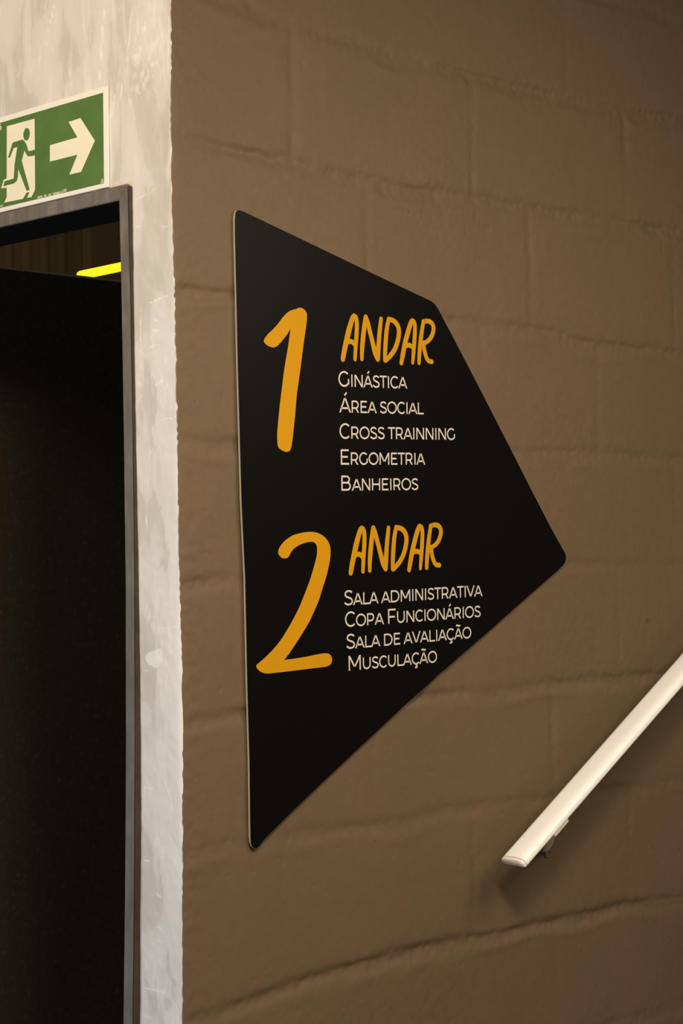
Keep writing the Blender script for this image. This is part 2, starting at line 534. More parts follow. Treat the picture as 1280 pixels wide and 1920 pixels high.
def plaster_pos(Y, Z):
    d = 0.0006*noise(Y, Z, 0.10, 41) + 0.00045*noise(Y, Z, 0.03, 42) + 0.00018*noise(Y, Z, 0.010, 43)
    d = d*(1-np.exp(-Y/0.004))
    X = -d + corner_x(Z)*np.exp(-(Y/0.02)) + corner_jag(Z)*np.exp(-Y/0.0012) + 0.0008*np.exp(-Y/0.004)
    YY = np.where(Y < 0.0005, 0.0014, Y)
    # the strip beside the frame follows the slightly bent frame
    foot = leg_at(Z, 1)
    w_ = np.clip((Y-0.02)/0.085, 0, 1)*(Y < 0.1056)*(Z < HEAD_HI)
    YY = YY + (foot+0.0015-0.105)*w_
    return np.stack([X, YY, Z], -1)


ys = np.concatenate([[0], np.arange(0.0015, 0.1042, 0.0015), [0.105], np.arange(0.109, 0.62, 0.0042), np.arange(0.66, 1.5, 0.04)])
zs2 = np.concatenate([np.arange(0, 0.80, 0.08), np.arange(0.82, HEAD_HI-0.001, 0.0018), np.arange(HEAD_HI, 2.62, 0.0030), [2.68], np.arange(2.75, TOP, 0.08), [TOP]])
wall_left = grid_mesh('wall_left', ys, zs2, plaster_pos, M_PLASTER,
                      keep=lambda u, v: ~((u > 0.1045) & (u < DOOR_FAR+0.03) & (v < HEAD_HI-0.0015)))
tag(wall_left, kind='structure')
# the thickness of the same wall behind its plaster
bmw = bmesh.new()
add_box(bmw, (0.008, 0.012, 0), (WALL_T, 0.108, TOP))
add_box(bmw, (0.008, 0.108, HEAD_HI-0.004), (WALL_T, DOOR_FAR+0.02, TOP))
add_box(bmw, (0.008, DOOR_FAR+0.02, 0), (WALL_T, 1.48, TOP))
core = bm_obj('wall_core', bmw, M_INNER, wall_left)

door = empty('door_1', (0, IN_Y, 0))
tag(door, kind='structure')
# the visible upright: a folded steel section
v, f = [], []
zz_ = np.concatenate([np.linspace(0, rows[0, 3], 4)[:-1], np.linspace(rows[0, 3], HEAD_HI, 46)])
for i, z in enumerate(zz_):
    yi, yo, xf = leg_at(z, 0), leg_at(z, 1), leg_at(z, 2)
    r = 0.0012
    prof = [(WALL_T-0.002, yi), (xf+r, yi), (xf, yi+r), (xf, yo-r), (xf+r, yo), (xf+0.0022, yo)]
    # mitred into the head piece
    for x, y in prof:
        zt = z
        if i == len(zz_)-1:
            zt = HEAD_LO + (HEAD_HI-HEAD_LO)*np.clip((yi-y)/(yi-yo), 0, 1)
        v.append((x, y, zt))
n = 6
for i in range(len(zz_)-1):
    for j in range(n-1):
        f.append((i*n+j, i*n+j+1, (i+1)*n+j+1, (i+1)*n+j))
    f.append((i*n+n-1, i*n, (i+1)*n, (i+1)*n+n-1))
zcut = [k for k, z in enumerate(zz_) if HEAD_LO-0.004 < z < HEAD_HI-1e-6]
for k in zcut:                      # keep the mitre clean
    for j in range(n):
        v[k*n+j] = (v[k*n+j][0], v[k*n+j][1], min(v[k*n+j][2], HEAD_LO-0.002))
mesh_obj('frame_jamb', v, f, M_STEEL, door)
# flank that closes the gap to the plaster, its shade painted dark brown
v, f = [], []
for z in zz_:
    yi, yo, xf = leg_at(z, 0), leg_at(z, 1), leg_at(z, 2)
    z2_ = min(z, HEAD_HI-0.003)
    v += [(xf+0.0018, yo-0.002, z2_), (xf+0.0018, yo+0.0001, z2_), (0.0078, yo+0.0001, z2_), (0.0078, yo-0.002, z2_)]
for i in range(len(zz_)-1):
    for j in range(4):
        f.append((i*4+j, i*4+(j+1) % 4, (i+1)*4+(j+1) % 4, (i+1)*4+j))
f.append((0, 1, 2, 3)); f.append(tuple((len(zz_)-1)*4+j for j in range(4))[::-1])
tag(mesh_obj('frame_flank', v, f, M_FLANK, door), label='side of the frame with its shade painted dark brown')
# head piece
xh = rows[-1, 2]
bmh = bmesh.new()
y0i, y0o = IN_Y, OUT_Y
pts = [((xh, y0o, HEAD_HI), (xh, y0i, HEAD_LO)), ((xh, DOOR_FAR+0.014, HEAD_HI), (xh, DOOR_FAR, HEAD_LO))]
vs_ = []
for (a, b) in pts:
    vs_.append([bmh.verts.new(a), bmh.verts.new(b), bmh.verts.new((xh+0.0045, b[1], b[2])), bmh.verts.new((xh+0.0045, a[1], a[2]))])
for j in range(4):
    bmh.faces.new([vs_[0][j], vs_[0][(j+1) % 4], vs_[1][(j+1) % 4], vs_[1][j]])
bmh.faces.new(vs_[0]); bmh.faces.new(vs_[1][::-1])
bmesh.ops.bevel(bmh, geom=[e for e in bmh.edges if abs(e.verts[0].co.x-xh) < 1e-5 and abs(e.verts[1].co.x-xh) < 1e-5],
                offset=0.0009, segments=2, affect='EDGES')
bm_obj('frame_head', bmh, M_STEEL, door)
box_obj('frame_jamb', (xh, DOOR_FAR, 0), (WALL_T-0.002, DOOR_FAR+0.014, HEAD_LO), M_STEEL, door)
lin = box_obj('head_lining', (xh+0.0046, IN_Y+0.0005, HEAD_LO+0.0008), (WALL_T, DOOR_FAR, HEAD_LO+0.010), M_LINING, door)
tag(lin, label='black underside of the door head')

# ------------------------------------------------------------------ rest of the shell
fl = box_obj('floor', (-6, -6, -0.1), (5, 5, 0), M_FLOOR); tag(fl, kind='structure')
ce = box_obj('ceiling', (-6, -6, TOP), (5, 5, TOP+0.1), M_CEIL); tag(ce, kind='structure')

# inside the doorway
PY = 1.0
PZ = (at(0, 498, 'y', PY)[2]+at(228, 527, 'y', PY)[2])/2
part_wall = empty('partition_panel', (0.9, PY, 0))
tag(part_wall, 'dark speckled partition panel standing inside the doorway below the yellow tube', 'partition')
box_obj('panel', (WALL_T+0.002, PY, 0.0), (2.2, PY+0.03, PZ-0.004), M_GRANITE, part_wall)
tag(box_obj('lit_top_edge', (WALL_T+0.002, PY-0.001, PZ-0.004), (2.2, PY+0.031, PZ),
            plain('lit_edge_grey', (0.42, 0.36, 0.28), 0.4), part_wall), label='thin top edge painted pale grey as if lit')  # light along the panel's top edge, put into a paler grey strip

# far wall: ribbed sheet at left, smooth paint at right of the corner line
FY = 3.0
xr = at(140, 470, 'y', FY)[0]
bmr = bmesh.new()
prof = []
x = 0.3
pitch = 0.07
while x < xr-0.001:
    prof += [(x, 0), (x+pitch*0.45, 0), (x+pitch*0.70, -0.0035), (x+pitch*0.80, -0.0035)]
    x += pitch
prof.append((xr, 0))
lo = [bmr.verts.new((a, FY+b, 0)) for a, b in prof]
hi = [bmr.verts.new((a, FY+b, TOP)) for a, b in prof]
for i in range(len(prof)-1):
    bmr.faces.new([lo[i], lo[i+1], hi[i+1], hi[i]])
o = bm_obj('wall_back', bmr, M_INNER); tag(o, kind='structure')
bms = bmesh.new()
add_box(bms, (xr+0.03, FY-0.05, 0), (4.6, FY+0.05, TOP))
add_box(bms, (xr-0.005, FY+0.03, 0), (xr+0.035, FY+0.05, TOP))
o = bm_obj('wall_far', bms, M_INNER); tag(o, kind='structure')

# yellow tube under the inner ceiling
TZ = 2.4
t0, t1 = at(147, 517, 'z', TZ), at(228, 500, 'z', TZ)
dirt = (t1-t0)/np.linalg.norm(t1-t0)
t2 = t1+dirt*1.0
tube = empty('light_tube', ((t0+t2)/2))
tag(tube, 'glowing yellow light tube seen through the doorway above the partition', 'light')


def rod(name, p0, p1, r, mat, parent, seg=16, dome=True):
    p0, p1 = Vector(p0), Vector(p1)
    ax = (p1-p0).normalized()
    a = ax.orthogonal().normalized(); b = ax.cross(a)
    st = []
    L = (p1-p0).length
    if dome:
        for i in range(5):
            t = i/4*math.pi/2
            st.append((r-r*math.cos(t), r*math.sin(t)))
        st = [(s, max(q, r*0.02)) for s, q in st]
        st += [(L-s, q) for s, q in st[::-1]]
    else:
        st = [(0, r), (L, r)]
    v, f = [], []
    for s, q in st:
        for k in range(seg):
            an = 2*math.pi*k/seg
            v.append(p0+ax*s+(a*math.cos(an)+b*math.sin(an))*q)
    for i in range(len(st)-1):
        for k in range(seg):
            f.append((i*seg+k, i*seg+(k+1) % seg, (i+1)*seg+(k+1) % seg, (i+1)*seg+k))
    f.append(tuple(range(seg))[::-1]); f.append(tuple((len(st)-1)*seg+k for k in range(seg)))
    return mesh_obj(name, v, f, mat, parent, smooth=dome)


rod('diffuser', t0, t2, 0.0125, M_TUBE, tube)
for t in (0.5, 0.92):
    q = t0+(t2-t0)*t
    box_obj('hanger', (q[0]-0.006, q[1]-0.006, TZ+0.010), (q[0]+0.006, q[1]+0.006, TOP), M_LINING, tube)
ld = bpy.data.lights.new('inner_fill_light', 'POINT'); ld.energy = 1.1; ld.color = (1.0, 0.70, 0.20); ld.shadow_soft_size = 0.12  # added fill in front of the partition, separate from the tube
lo_ = bpy.data.objects.new('inner_fill_light', ld); COL.objects.link(lo_); lo_.location = (0.75, 0.55, 2.95)

# ------------------------------------------------------------------ flat shapes: strokes and outlines
def catmull(pts, closed=False, sub=8, corners=()):
    pts = [np.array(p, float) for p in pts]
    n = len(pts)
    out = []
    rng = range(n if closed else n-1)
    for i in rng:
        p1, p2 = pts[i], pts[(i+1) % n]
        p0 = pts[i-1] if (closed or i > 0) else 2*p1-p2
        p3 = pts[(i+2) % n] if (closed or i+2 < n) else 2*p2-p1
        if i in corners: p0 = 2*p1-p2
        if (i+1) % n in corners: p3 = 2*p2-p1
        for k in range(sub):
            t = k/sub
            out.append(0.5*((2*p1)+(-p0+p2)*t+(2*p0-5*p1+4*p2-p3)*t*t+(-p0+3*p1-3*p2+p3)*t**3))
    if not closed: out.append(pts[-1])
    return out


class Flat:
    """collects 2-D polygons (u, v) that lie in one plane"""
    def __init__(self): self.v, self.f, self.l, self.lift = [], [], [], 0.0

    def poly(self, pts):
        b = len(self.v)
        self.v += [tuple(p) for p in pts]
        self.l += [self.lift]*len(pts)
        self.f.append(tuple(range(b, b+len(pts))))

    def stroke(self, pts, rad, round_caps=True):
        """variable width stroke; rad is one radius or one per point"""
        pts = [np.array(p, float) for p in pts]
        n = len(pts)
        rad = [rad]*n if isinstance(rad, (int, float)) else list(rad)
        L, R = [], []
        for i in range(n):
            d0 = pts[i]-pts[i-1] if i else None
            d1 = pts[i+1]-pts[i] if i < n-1 else None
            d0 = d0/np.linalg.norm(d0) if d0 is not None else None
            d1 = d1/np.linalg.norm(d1) if d1 is not None else None
            if d0 is None: nn = np.array([-d1[1], d1[0]])
            elif d1 is None: nn = np.array([-d0[1], d0[0]])
            else:
                n0 = np.array([-d0[1], d0[0]]); n1 = np.array([-d1[1], d1[0]])
                m = n0+n1
                nn = m/max(0.35, np.dot(m, n0)) if np.linalg.norm(m) > 1e-6 else n0
            L.append(pts[i]+nn*rad[i]); R.append(pts[i]-nn*rad[i])
        for i in range(n-1):
            self.poly([L[i], R[i], R[i+1], L[i+1]])
        self.lift += 0.000012
        if round_caps:
            for i in (0, n-1):
                self.lift += 0.000004
                self.poly([pts[i]+rad[i]*np.array([math.cos(a), math.sin(a)]) for a in np.linspace(0, 2*math.pi, 20)[:-1]])

    def build(self, name, to3d, mat, parent, normal):
        V = [np.array(to3d(*p))+np.array(normal)*l for p, l in zip(self.v, self.l)]   # strokes overprint each other
        bm = bmesh.new()
        for fc in self.f:
            try: bm.faces.new([bm.verts.new(tuple(map(float, V[i]))) for i in fc])
            except ValueError: pass
        bm.normal_update()
        bad = [f for f in bm.faces if f.normal.dot(Vector(normal)) < 0]
        bmesh.ops.reverse_faces(bm, faces=bad)
        big = [f for f in bm.faces if len(f.verts) > 4]
        bmesh.ops.triangulate(bm, faces=big)
        me = bpy.data.meshes.new(name)
        bm.to_mesh(me); bm.free()
        me.materials.append(mat)
        o = bpy.data.objects.new(name, me)
        COL.objects.link(o)
        o.parent = parent
        o.matrix_parent_inverse = Matrix.Translation(-Vector(parent.location))
        return o


# trowel marks on the plaster, highlights of their glossy ridges painted pale
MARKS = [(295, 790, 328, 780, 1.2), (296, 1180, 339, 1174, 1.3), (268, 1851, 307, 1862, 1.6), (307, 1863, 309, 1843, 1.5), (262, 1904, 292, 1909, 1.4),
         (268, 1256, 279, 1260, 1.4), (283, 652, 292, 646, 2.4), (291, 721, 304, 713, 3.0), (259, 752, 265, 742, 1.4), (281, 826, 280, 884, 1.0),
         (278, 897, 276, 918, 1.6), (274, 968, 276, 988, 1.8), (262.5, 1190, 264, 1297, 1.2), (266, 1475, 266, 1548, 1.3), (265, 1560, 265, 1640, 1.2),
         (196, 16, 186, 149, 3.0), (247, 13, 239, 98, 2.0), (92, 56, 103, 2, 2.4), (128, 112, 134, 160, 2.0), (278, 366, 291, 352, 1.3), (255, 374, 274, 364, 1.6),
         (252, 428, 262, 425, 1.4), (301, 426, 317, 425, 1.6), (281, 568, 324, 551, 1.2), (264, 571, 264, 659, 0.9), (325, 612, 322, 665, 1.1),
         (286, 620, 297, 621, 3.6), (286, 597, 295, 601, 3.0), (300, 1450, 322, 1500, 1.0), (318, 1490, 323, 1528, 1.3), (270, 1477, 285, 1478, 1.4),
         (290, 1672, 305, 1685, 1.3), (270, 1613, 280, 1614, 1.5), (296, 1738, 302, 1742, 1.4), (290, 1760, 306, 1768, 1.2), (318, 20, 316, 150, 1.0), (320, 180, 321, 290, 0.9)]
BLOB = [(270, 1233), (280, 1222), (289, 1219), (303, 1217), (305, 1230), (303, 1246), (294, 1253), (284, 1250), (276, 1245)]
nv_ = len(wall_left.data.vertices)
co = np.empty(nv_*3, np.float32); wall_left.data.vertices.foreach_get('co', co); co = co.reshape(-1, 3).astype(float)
smear_glint = np.zeros(nv_)
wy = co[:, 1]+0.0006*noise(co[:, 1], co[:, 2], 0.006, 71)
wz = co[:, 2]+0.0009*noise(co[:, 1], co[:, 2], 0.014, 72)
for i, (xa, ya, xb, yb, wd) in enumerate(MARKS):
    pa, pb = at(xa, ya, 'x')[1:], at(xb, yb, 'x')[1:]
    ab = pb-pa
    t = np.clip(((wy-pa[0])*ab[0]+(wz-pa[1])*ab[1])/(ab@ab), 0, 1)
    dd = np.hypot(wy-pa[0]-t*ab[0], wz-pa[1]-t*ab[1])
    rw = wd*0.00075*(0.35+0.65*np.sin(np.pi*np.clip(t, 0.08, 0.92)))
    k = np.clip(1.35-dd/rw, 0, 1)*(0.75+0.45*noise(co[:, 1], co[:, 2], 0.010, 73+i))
    smear_glint = np.maximum(smear_glint, np.clip(k, 0, 1))
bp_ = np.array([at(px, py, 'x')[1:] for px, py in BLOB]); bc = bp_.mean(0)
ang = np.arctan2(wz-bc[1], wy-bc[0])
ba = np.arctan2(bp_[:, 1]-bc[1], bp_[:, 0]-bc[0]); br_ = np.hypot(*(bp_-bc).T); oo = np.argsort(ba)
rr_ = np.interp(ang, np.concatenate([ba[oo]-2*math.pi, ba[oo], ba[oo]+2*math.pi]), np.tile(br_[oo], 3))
smear_glint = np.maximum(smear_glint, 0.8*np.clip((rr_-np.hypot(wy-bc[0], wz-bc[1]))/0.002, 0, 1))
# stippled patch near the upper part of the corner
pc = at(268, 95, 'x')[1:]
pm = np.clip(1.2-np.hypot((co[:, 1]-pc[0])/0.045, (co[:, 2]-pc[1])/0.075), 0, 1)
smear_glint = np.maximum(smear_glint, pm*np.clip(1.6*noise(co[:, 1]*1.6, co[:, 2], 0.009, 91)-0.1, 0, 1)*0.75)
att = wall_left.data.attributes.new('smear_glint', 'FLOAT', 'POINT')
att.data.foreach_set('value', smear_glint.astype(np.float32))

# ------------------------------------------------------------------ the black floor directory
FRONT = -0.0072           # front face of the panel
PRINT = FRONT-0.00018
outline_px = [(441.5, 399), (444.5, 394.5), (449, 394), (455, 396), (520, 427), (590, 460.5), (700, 513.5), (806, 563.5), (812.5, 567.5), (817, 573), (822, 581),
              (862, 657), (905, 740), (955, 838), (1002, 931), (1004.3, 937.5), (1004.8, 942.5), (1006.6, 945.5), (1009, 947), (1030, 985), (1056, 1032), (1059.5, 1038),
              (1060.8, 1045), (1060, 1053), (1054, 1061), (1046, 1069),
              (990, 1118), (930, 1171.5), (890, 1206.5), (860, 1232), (838, 1252), (824, 1262.5), (812, 1275), (760, 1321), (680, 1396), (600, 1471), (540, 1529), (494, 1575), (487, 1585),
              (482, 1589.5), (477, 1590.5), (472.5, 1587), (470.3, 1580), (469.5, 1570), (467.5, 1420), (463.8, 1288), (459.6, 1084), (452.7, 938), (449, 800), (446, 690), (443, 550), (440.5, 440), (440.3, 410)]
sign = empty('directory_sign', (0.45, -0.004, 1.65))
tag(sign, 'black pentagonal floor directory sign with yellow numerals and cream lines on the block wall', 'sign')
oc = [at(px, py, 'y', FRONT) for px, py in outline_px]
ring = [(p[0], p[2]) for p in oc]


def prism_y(name, ring, y0, y1, mat, parent, bevel=0.0):
    bm = bmesh.new()
    a = [bm.verts.new((u, y0, v)) for u, v in ring]
    b = [bm.verts.new((u, y1, v)) for u, v in ring]
    fa = bm.faces.new(a); bm.faces.new(b[::-1])
    n = len(ring)
    for i in range(n):
        bm.faces.new([a[i], b[i], b[(i+1) % n], a[(i+1) % n]])
    bmesh.ops.triangulate(bm, faces=[f for f in bm.faces if len(f.verts) > 4])
    return bm_obj(name, bm, mat, parent)


tag(prism_y('backing_board', ring, FRONT+0.0003, -0.0030, M_PVC, sign), label='pale edge of the board')
cx_, cz_ = np.mean([q[0] for q in ring]), np.mean([q[1] for q in ring])
prism_y('black_film', ring, FRONT, FRONT+0.00031, M_BLACK, sign)
for (u, z) in ((0.18, 2.0), (0.18, 1.35), (0.72, 1.62)):      # glue pads between board and blocks
    box_obj('mounting_pad', (u-0.02, -0.0031, z-0.02), (u+0.02, 0.004, z+0.02), M_LINING, sign)


def on_sign(u, v): return (u, PRINT, v)
NS = (0, -1, 0)


def px2(c, org, sc):
    """crop coordinates of a detail to sign-plane coordinates"""
    q = at(org[0]+c[0]/sc, org[1]+c[1]/sc, 'y', PRINT)
    return np.array([q[0], q[2]])


ONE = [(625, 115), (660, 108), (700, 126), (730, 163), (738, 205), (732, 300), (715, 420), (690, 600), (665, 800), (640, 980), (615, 1160), (600, 1350),
       (585, 1500), (565, 1680), (550, 1780), (530, 1825), (500, 1839), (460, 1831), (415, 1805), (390, 1770), (382, 1700), (382, 1600), (395, 1450),
       (415, 1250), (440, 1050), (465, 850), (490, 700), (515, 550), (530, 440), (543, 360), (500, 428), (450, 493), (400, 550), (365, 577), (335, 585),
       (295, 576), (255, 556), (226, 525), (222, 500), (235, 470), (270, 425), (330, 368), (380, 313), (430, 248), (480, 188), (530, 150), (580, 130), (603, 127)]
TWO = [(445, 462), (410, 455), (378, 425), (368, 390), (380, 345), (410, 300), (460, 250), (530, 205), (610, 180), (690, 166), (760, 165), (830, 183),
       (890, 222), (930, 272), (952, 332), (957, 400), (950, 480), (930, 580), (905, 680), (870, 790), (830, 920), (780, 1040), (720, 1170), (650, 1290),
       (580, 1400), (500, 1520), (435, 1605), (550, 1590), (700, 1565), (820, 1540), (890, 1529), (940, 1537), (968, 1570), (973, 1610), (960, 1650),
       (920, 1675), (860, 1687), (740, 1700), (600, 1718), (450, 1736), (320, 1750), (240, 1757), (190, 1746), (145, 1716), (122, 1680), (135, 1650),
       (190, 1605), (260, 1540), (330, 1465), (400, 1375), (470, 1265), (540, 1140), (610, 1000), (670, 850), (730, 690), (780, 520), (803, 420),
       (805, 350), (795, 305), (770, 281), (730, 275), (670, 287), (610, 310), (560, 340), (525, 375), (500, 415), (480, 450)]
for pts, org, sc, cor, lab in ((ONE, (460, 560), 6.4, (29,), 'large yellow handwritten numeral 1'),
                               (TWO, (460, 970), 6.0, (26,), 'large yellow handwritten numeral 2')):
    fl_ = Flat()
    fl_.poly(catmull([px2(c, org, sc) for c in pts], closed=True, sub=4, corners=cor))
    tag(fl_.build('numeral', on_sign, M_YELLOW, sign, NS), label=lab)

ANDAR = [   # brush strokes of the word, in crop pixels: (points, half widths)
    ([(131, 598), (150, 495), (172, 395), (194, 300), (222, 200), (240, 150), (254, 135)], [23, 25, 26, 27, 24, 23, 22]),
    ([(254, 134), (273, 150), (283, 200), (282, 300), (275, 400), (269, 500), (264, 600)], [22, 21, 21, 22, 22, 20, 18]),
    ([(175, 425), (200, 409), (228, 412), (250, 432), (262, 458)], [17, 19, 19, 18, 15]),
    ([(338, 598), (340, 500), (350, 380), (362, 270), (372, 190), (379, 145)], [18, 22, 24, 24, 22, 21]),
    ([(381, 145), (404, 215), (428, 310), (455, 420), (482, 530), (510, 600)], [22, 23, 22, 23, 24, 21]),
    ([(512, 598), (517, 500), (525, 380), (535, 270), (547, 163)], [23, 24, 23, 22, 19]),
    ([(590, 612), (591, 530), (598, 400), (610, 270), (630, 166)], [20, 22, 23, 22, 20]),
    ([(630, 165), (680, 182), (718, 218), (739, 270), (741, 330), (728, 405), (698, 490), (652, 560), (600, 614)], [19, 20, 22, 23, 23, 23, 22, 21, 18]),
    ([(768, 640), (786, 540), (808, 430), (834, 330), (860, 240), (878, 196), (888, 184)], [21, 24, 25, 25, 24, 23, 21]),
    ([(888, 184), (908, 200), (917, 250), (914, 340), (908, 440), (900, 540), (892, 637)], [21, 20, 20, 22, 22, 20, 17]),
    ([(812, 462), (838, 449), (866, 454), (886, 470), (896, 492)], [17, 19, 19, 17, 14]),
    ([(960, 640), (965, 540), (975, 430), (988, 320), (1002, 230), (1010, 190)], [19, 22, 23, 22, 20, 19]),
    ([(1006, 192), (1050, 186), (1090, 200), (1115, 240), (1117, 290), (1098, 350), (1066, 395), (1015, 430)], [19, 18, 20, 22, 22, 21, 19, 17]),
    ([(1012, 425), (1018, 500), (1036, 570), (1062, 618), (1100, 630)], [20, 21, 21, 19, 19])]
ORG1 = (620, 570); SC1 = 5.818
hs = np.linalg.norm(px2((700, 400), ORG1, SC1)-px2((600, 400), ORG1, SC1))/100     # metres per crop pixel across


def heading(f2, k):
    fl_ = Flat()
    for pts, rad in ANDAR:
        q = catmull([f2(px2(c, ORG1, SC1)) for c in pts], sub=6)
        rr = np.interp(np.linspace(0, len(pts)-1, len(q)), range(len(pts)), rad)*hs*k*0.98
        fl_.stroke(q, list(rr))
    return fl_


o = heading(lambda p: p, 1.0).build('heading', on_sign, M_YELLOW, sign, NS)
tag(o, label='yellow handwritten word ANDAR beside the numeral 1')
src = np.array([[*px2(c, ORG1, SC1), 1] for c in ((131, 598), (254, 135), (1100, 632))])
dst = np.array([px2(c, (630, 970), 5.818) for c in ((159, 602), (278, 123), (1125, 524))])
A_ = np.linalg.solve(src, dst)
k2 = math.sqrt(abs(np.linalg.det(A_[:2])))
o = heading(lambda p: np.array([p[0], p[1], 1])@A_, k2).build('heading', on_sign, M_YELLOW, sign, NS)
tag(o, label='yellow handwritten word ANDAR beside the numeral 2')


# a thin geometric capital alphabet: strokes in units of the cap height
def arc(cx, cy, rx, ry, a0, a1, n=22):
    return [(cx+rx*math.cos(math.radians(a)), cy+ry*math.sin(math.radians(a))) for a in np.linspace(a0, a1, n)]


LO, HI = 0.055, 0.945
GLYPH = {      # advance, list of ('s', polyline) or ('p', slanted bar with level ends)
    'A': (1.03, [('p', (0.06, 0, 0.515, 1)), ('p', (0.97, 0, 0.515, 1)), ('s', [(0.2, 0.29), (0.83, 0.29)])]),
    'B': (1.08, [('s', [(0.19, 0), (0.19, 1)]), ('s', [(0.19, HI), (0.58, HI)] + arc(0.58, 0.735, 0.245, 0.21, 90, -90) + [(0.19, 0.525)]),
                 ('s', [(0.6, 0.525)] + arc(0.62, 0.29, 0.28, 0.235, 90, -90) + [(0.19, LO)])]),
    'C': (1.02, [('s', arc(0.57, 0.5, 0.455, 0.46, 45, 315, 34))]),
    'D': (1.18, [('s', [(0.19, 0), (0.19, 1)]), ('s', [(0.19, HI), (0.55, HI)] + arc(0.56, 0.5, 0.48, 0.445, 90, -90) + [(0.19, LO)])]),
    'E': (0.95, [('s', [(0.19, 0), (0.19, 1)]), ('s', [(0.19, HI), (0.83, HI)]), ('s', [(0.19, 0.51), (0.75, 0.51)]), ('s', [(0.19, LO), (0.85, LO)])]),
    'F': (0.90, [('s', [(0.19, 0), (0.19, 1)]), ('s', [(0.19, HI), (0.83, HI)]), ('s', [(0.19, 0.46), (0.76, 0.46)])]),
    'G': (1.11, [('s', arc(0.57, 0.5, 0.455, 0.46, 45, 322, 34)), ('s', [(0.955, 0.5), (0.955, 0.16)])]),
    'H': (1.16, [('s', [(0.19, 0), (0.19, 1)]), ('s', [(0.97, 0), (0.97, 1)]), ('s', [(0.19, 0.51), (0.97, 0.51)])]),
    'I': (0.44, [('s', [(0.22, 0), (0.22, 1)])]),
    'L': (0.84, [('s', [(0.19, 0), (0.19, 1)]), ('s', [(0.19, LO), (0.81, LO)])]),
    'M': (1.36, [('s', [(0.19, 0), (0.19, 1)]), ('s', [(1.17, 0), (1.17, 1)]), ('p', (0.19, 1, 0.68, 0.22)), ('p', (1.17, 1, 0.68, 0.22))]),
    'N': (1.16, [('s', [(0.19, 0), (0.19, 1)]), ('s', [(0.97, 0), (0.97, 1)]), ('p', (0.19, 1, 0.97, 0))]),
    'O': (1.20, [('s', arc(0.6, 0.5, 0.49, 0.46, 0, 360, 44))]),
    'P': (1.03, [('s', [(0.19, 0), (0.19, 1)]), ('s', [(0.19, HI), (0.55, HI)] + arc(0.56, 0.665, 0.29, 0.28, 90, -90) + [(0.19, 0.385)])]),
    'R': (1.04, [('s', [(0.19, 0), (0.19, 1)]), ('s', [(0.19, HI), (0.55, HI)] + arc(0.56, 0.665, 0.29, 0.28, 90, -90) + [(0.19, 0.385)]),
                 ('p', (0.60, 0.385, 0.86, 0))]),
    'S': (0.90, [('s', catmull([(0.76, 0.83), (0.64, 0.915), (0.46, 0.945), (0.27, 0.905), (0.17, 0.77), (0.22, 0.62), (0.45, 0.515), (0.69, 0.42),
                                (0.775, 0.26), (0.70, 0.11), (0.46, 0.05), (0.26, 0.09), (0.11, 0.19)], sub=5))]),
    'T': (0.84, [('s', [(0.02, HI), (0.82, HI)]), ('s', [(0.42, 0), (0.42, 1)])]),
    'U': (1.12, [('s', [(0.18, 1), (0.18, 0.43)] + arc(0.56, 0.43, 0.38, 0.375, 180, 360) + [(0.94, 1)])]),
    'V': (1.00, [('p', (0.06, 1, 0.5, 0)), ('p', (0.94, 1, 0.5, 0))]),
    ' ': (0.36, []), '6': (0.85, [('s', arc(0.42, 0.30, 0.32, 0.27, 0, 360, 30)), ('s', [(0.12, 0.36), (0.2, 0.7), (0.5, 1.0)])]),
}
ACCENT = {'Á': 'A', 'Ã': 'A', 'Ç': 'C'}


def lettering(text, small, wd):
    """list of ('s'/'p', geometry) for a line set in capitals and small capitals, plus its width"""
    out, x = [], 0.0
    for ch in text:
        sc = 1.0 if (ch.isupper() or ch.isdigit()) else small
        up = ch.upper()
        base = ACCENT.get(up, up)
        adv, prims = GLYPH[base]
        prims = list(prims)
        if up == 'Á': prims.append(('s', [(0.47, 1.13), (0.66, 1.33)]))
        if up == 'Ã': prims.append(('s', catmull([(0.27, 1.15), (0.33, 1.23), (0.42, 1.24), (0.58, 1.16), (0.68, 1.17), (0.74, 1.26)], sub=4)))
        if up == 'Ç': prims.append(('s', catmull([(0.60, 0.02), (0.58, -0.08), (0.68, -0.13), (0.67, -0.24), (0.54, -0.28), (0.43, -0.25)], sub=4)))
        wv = wd/sc*(1.0 if sc == 1 else 0.92)
        for kind, g in prims:
            if kind == 's':
                out.append(('s', [(x+a*sc, b*sc) for a, b in g], wv*sc))
            else:
                x0, y0, x1, y1 = g
                L = math.hypot(x1-x0, y1-y0)
                h = wv*L/abs(y1-y0)/2
                ins = lambda xx: xx
                out.append(('q', [(x+(x0-h)*sc, y0*sc), (x+(x0+h)*sc, y0*sc), (x+(x1+h)*sc, y1*sc), (x+(x1-h)*sc, y1*sc)], 0))
        x += adv*sc - (0.035 if base != ' ' else 0)
    return out, x


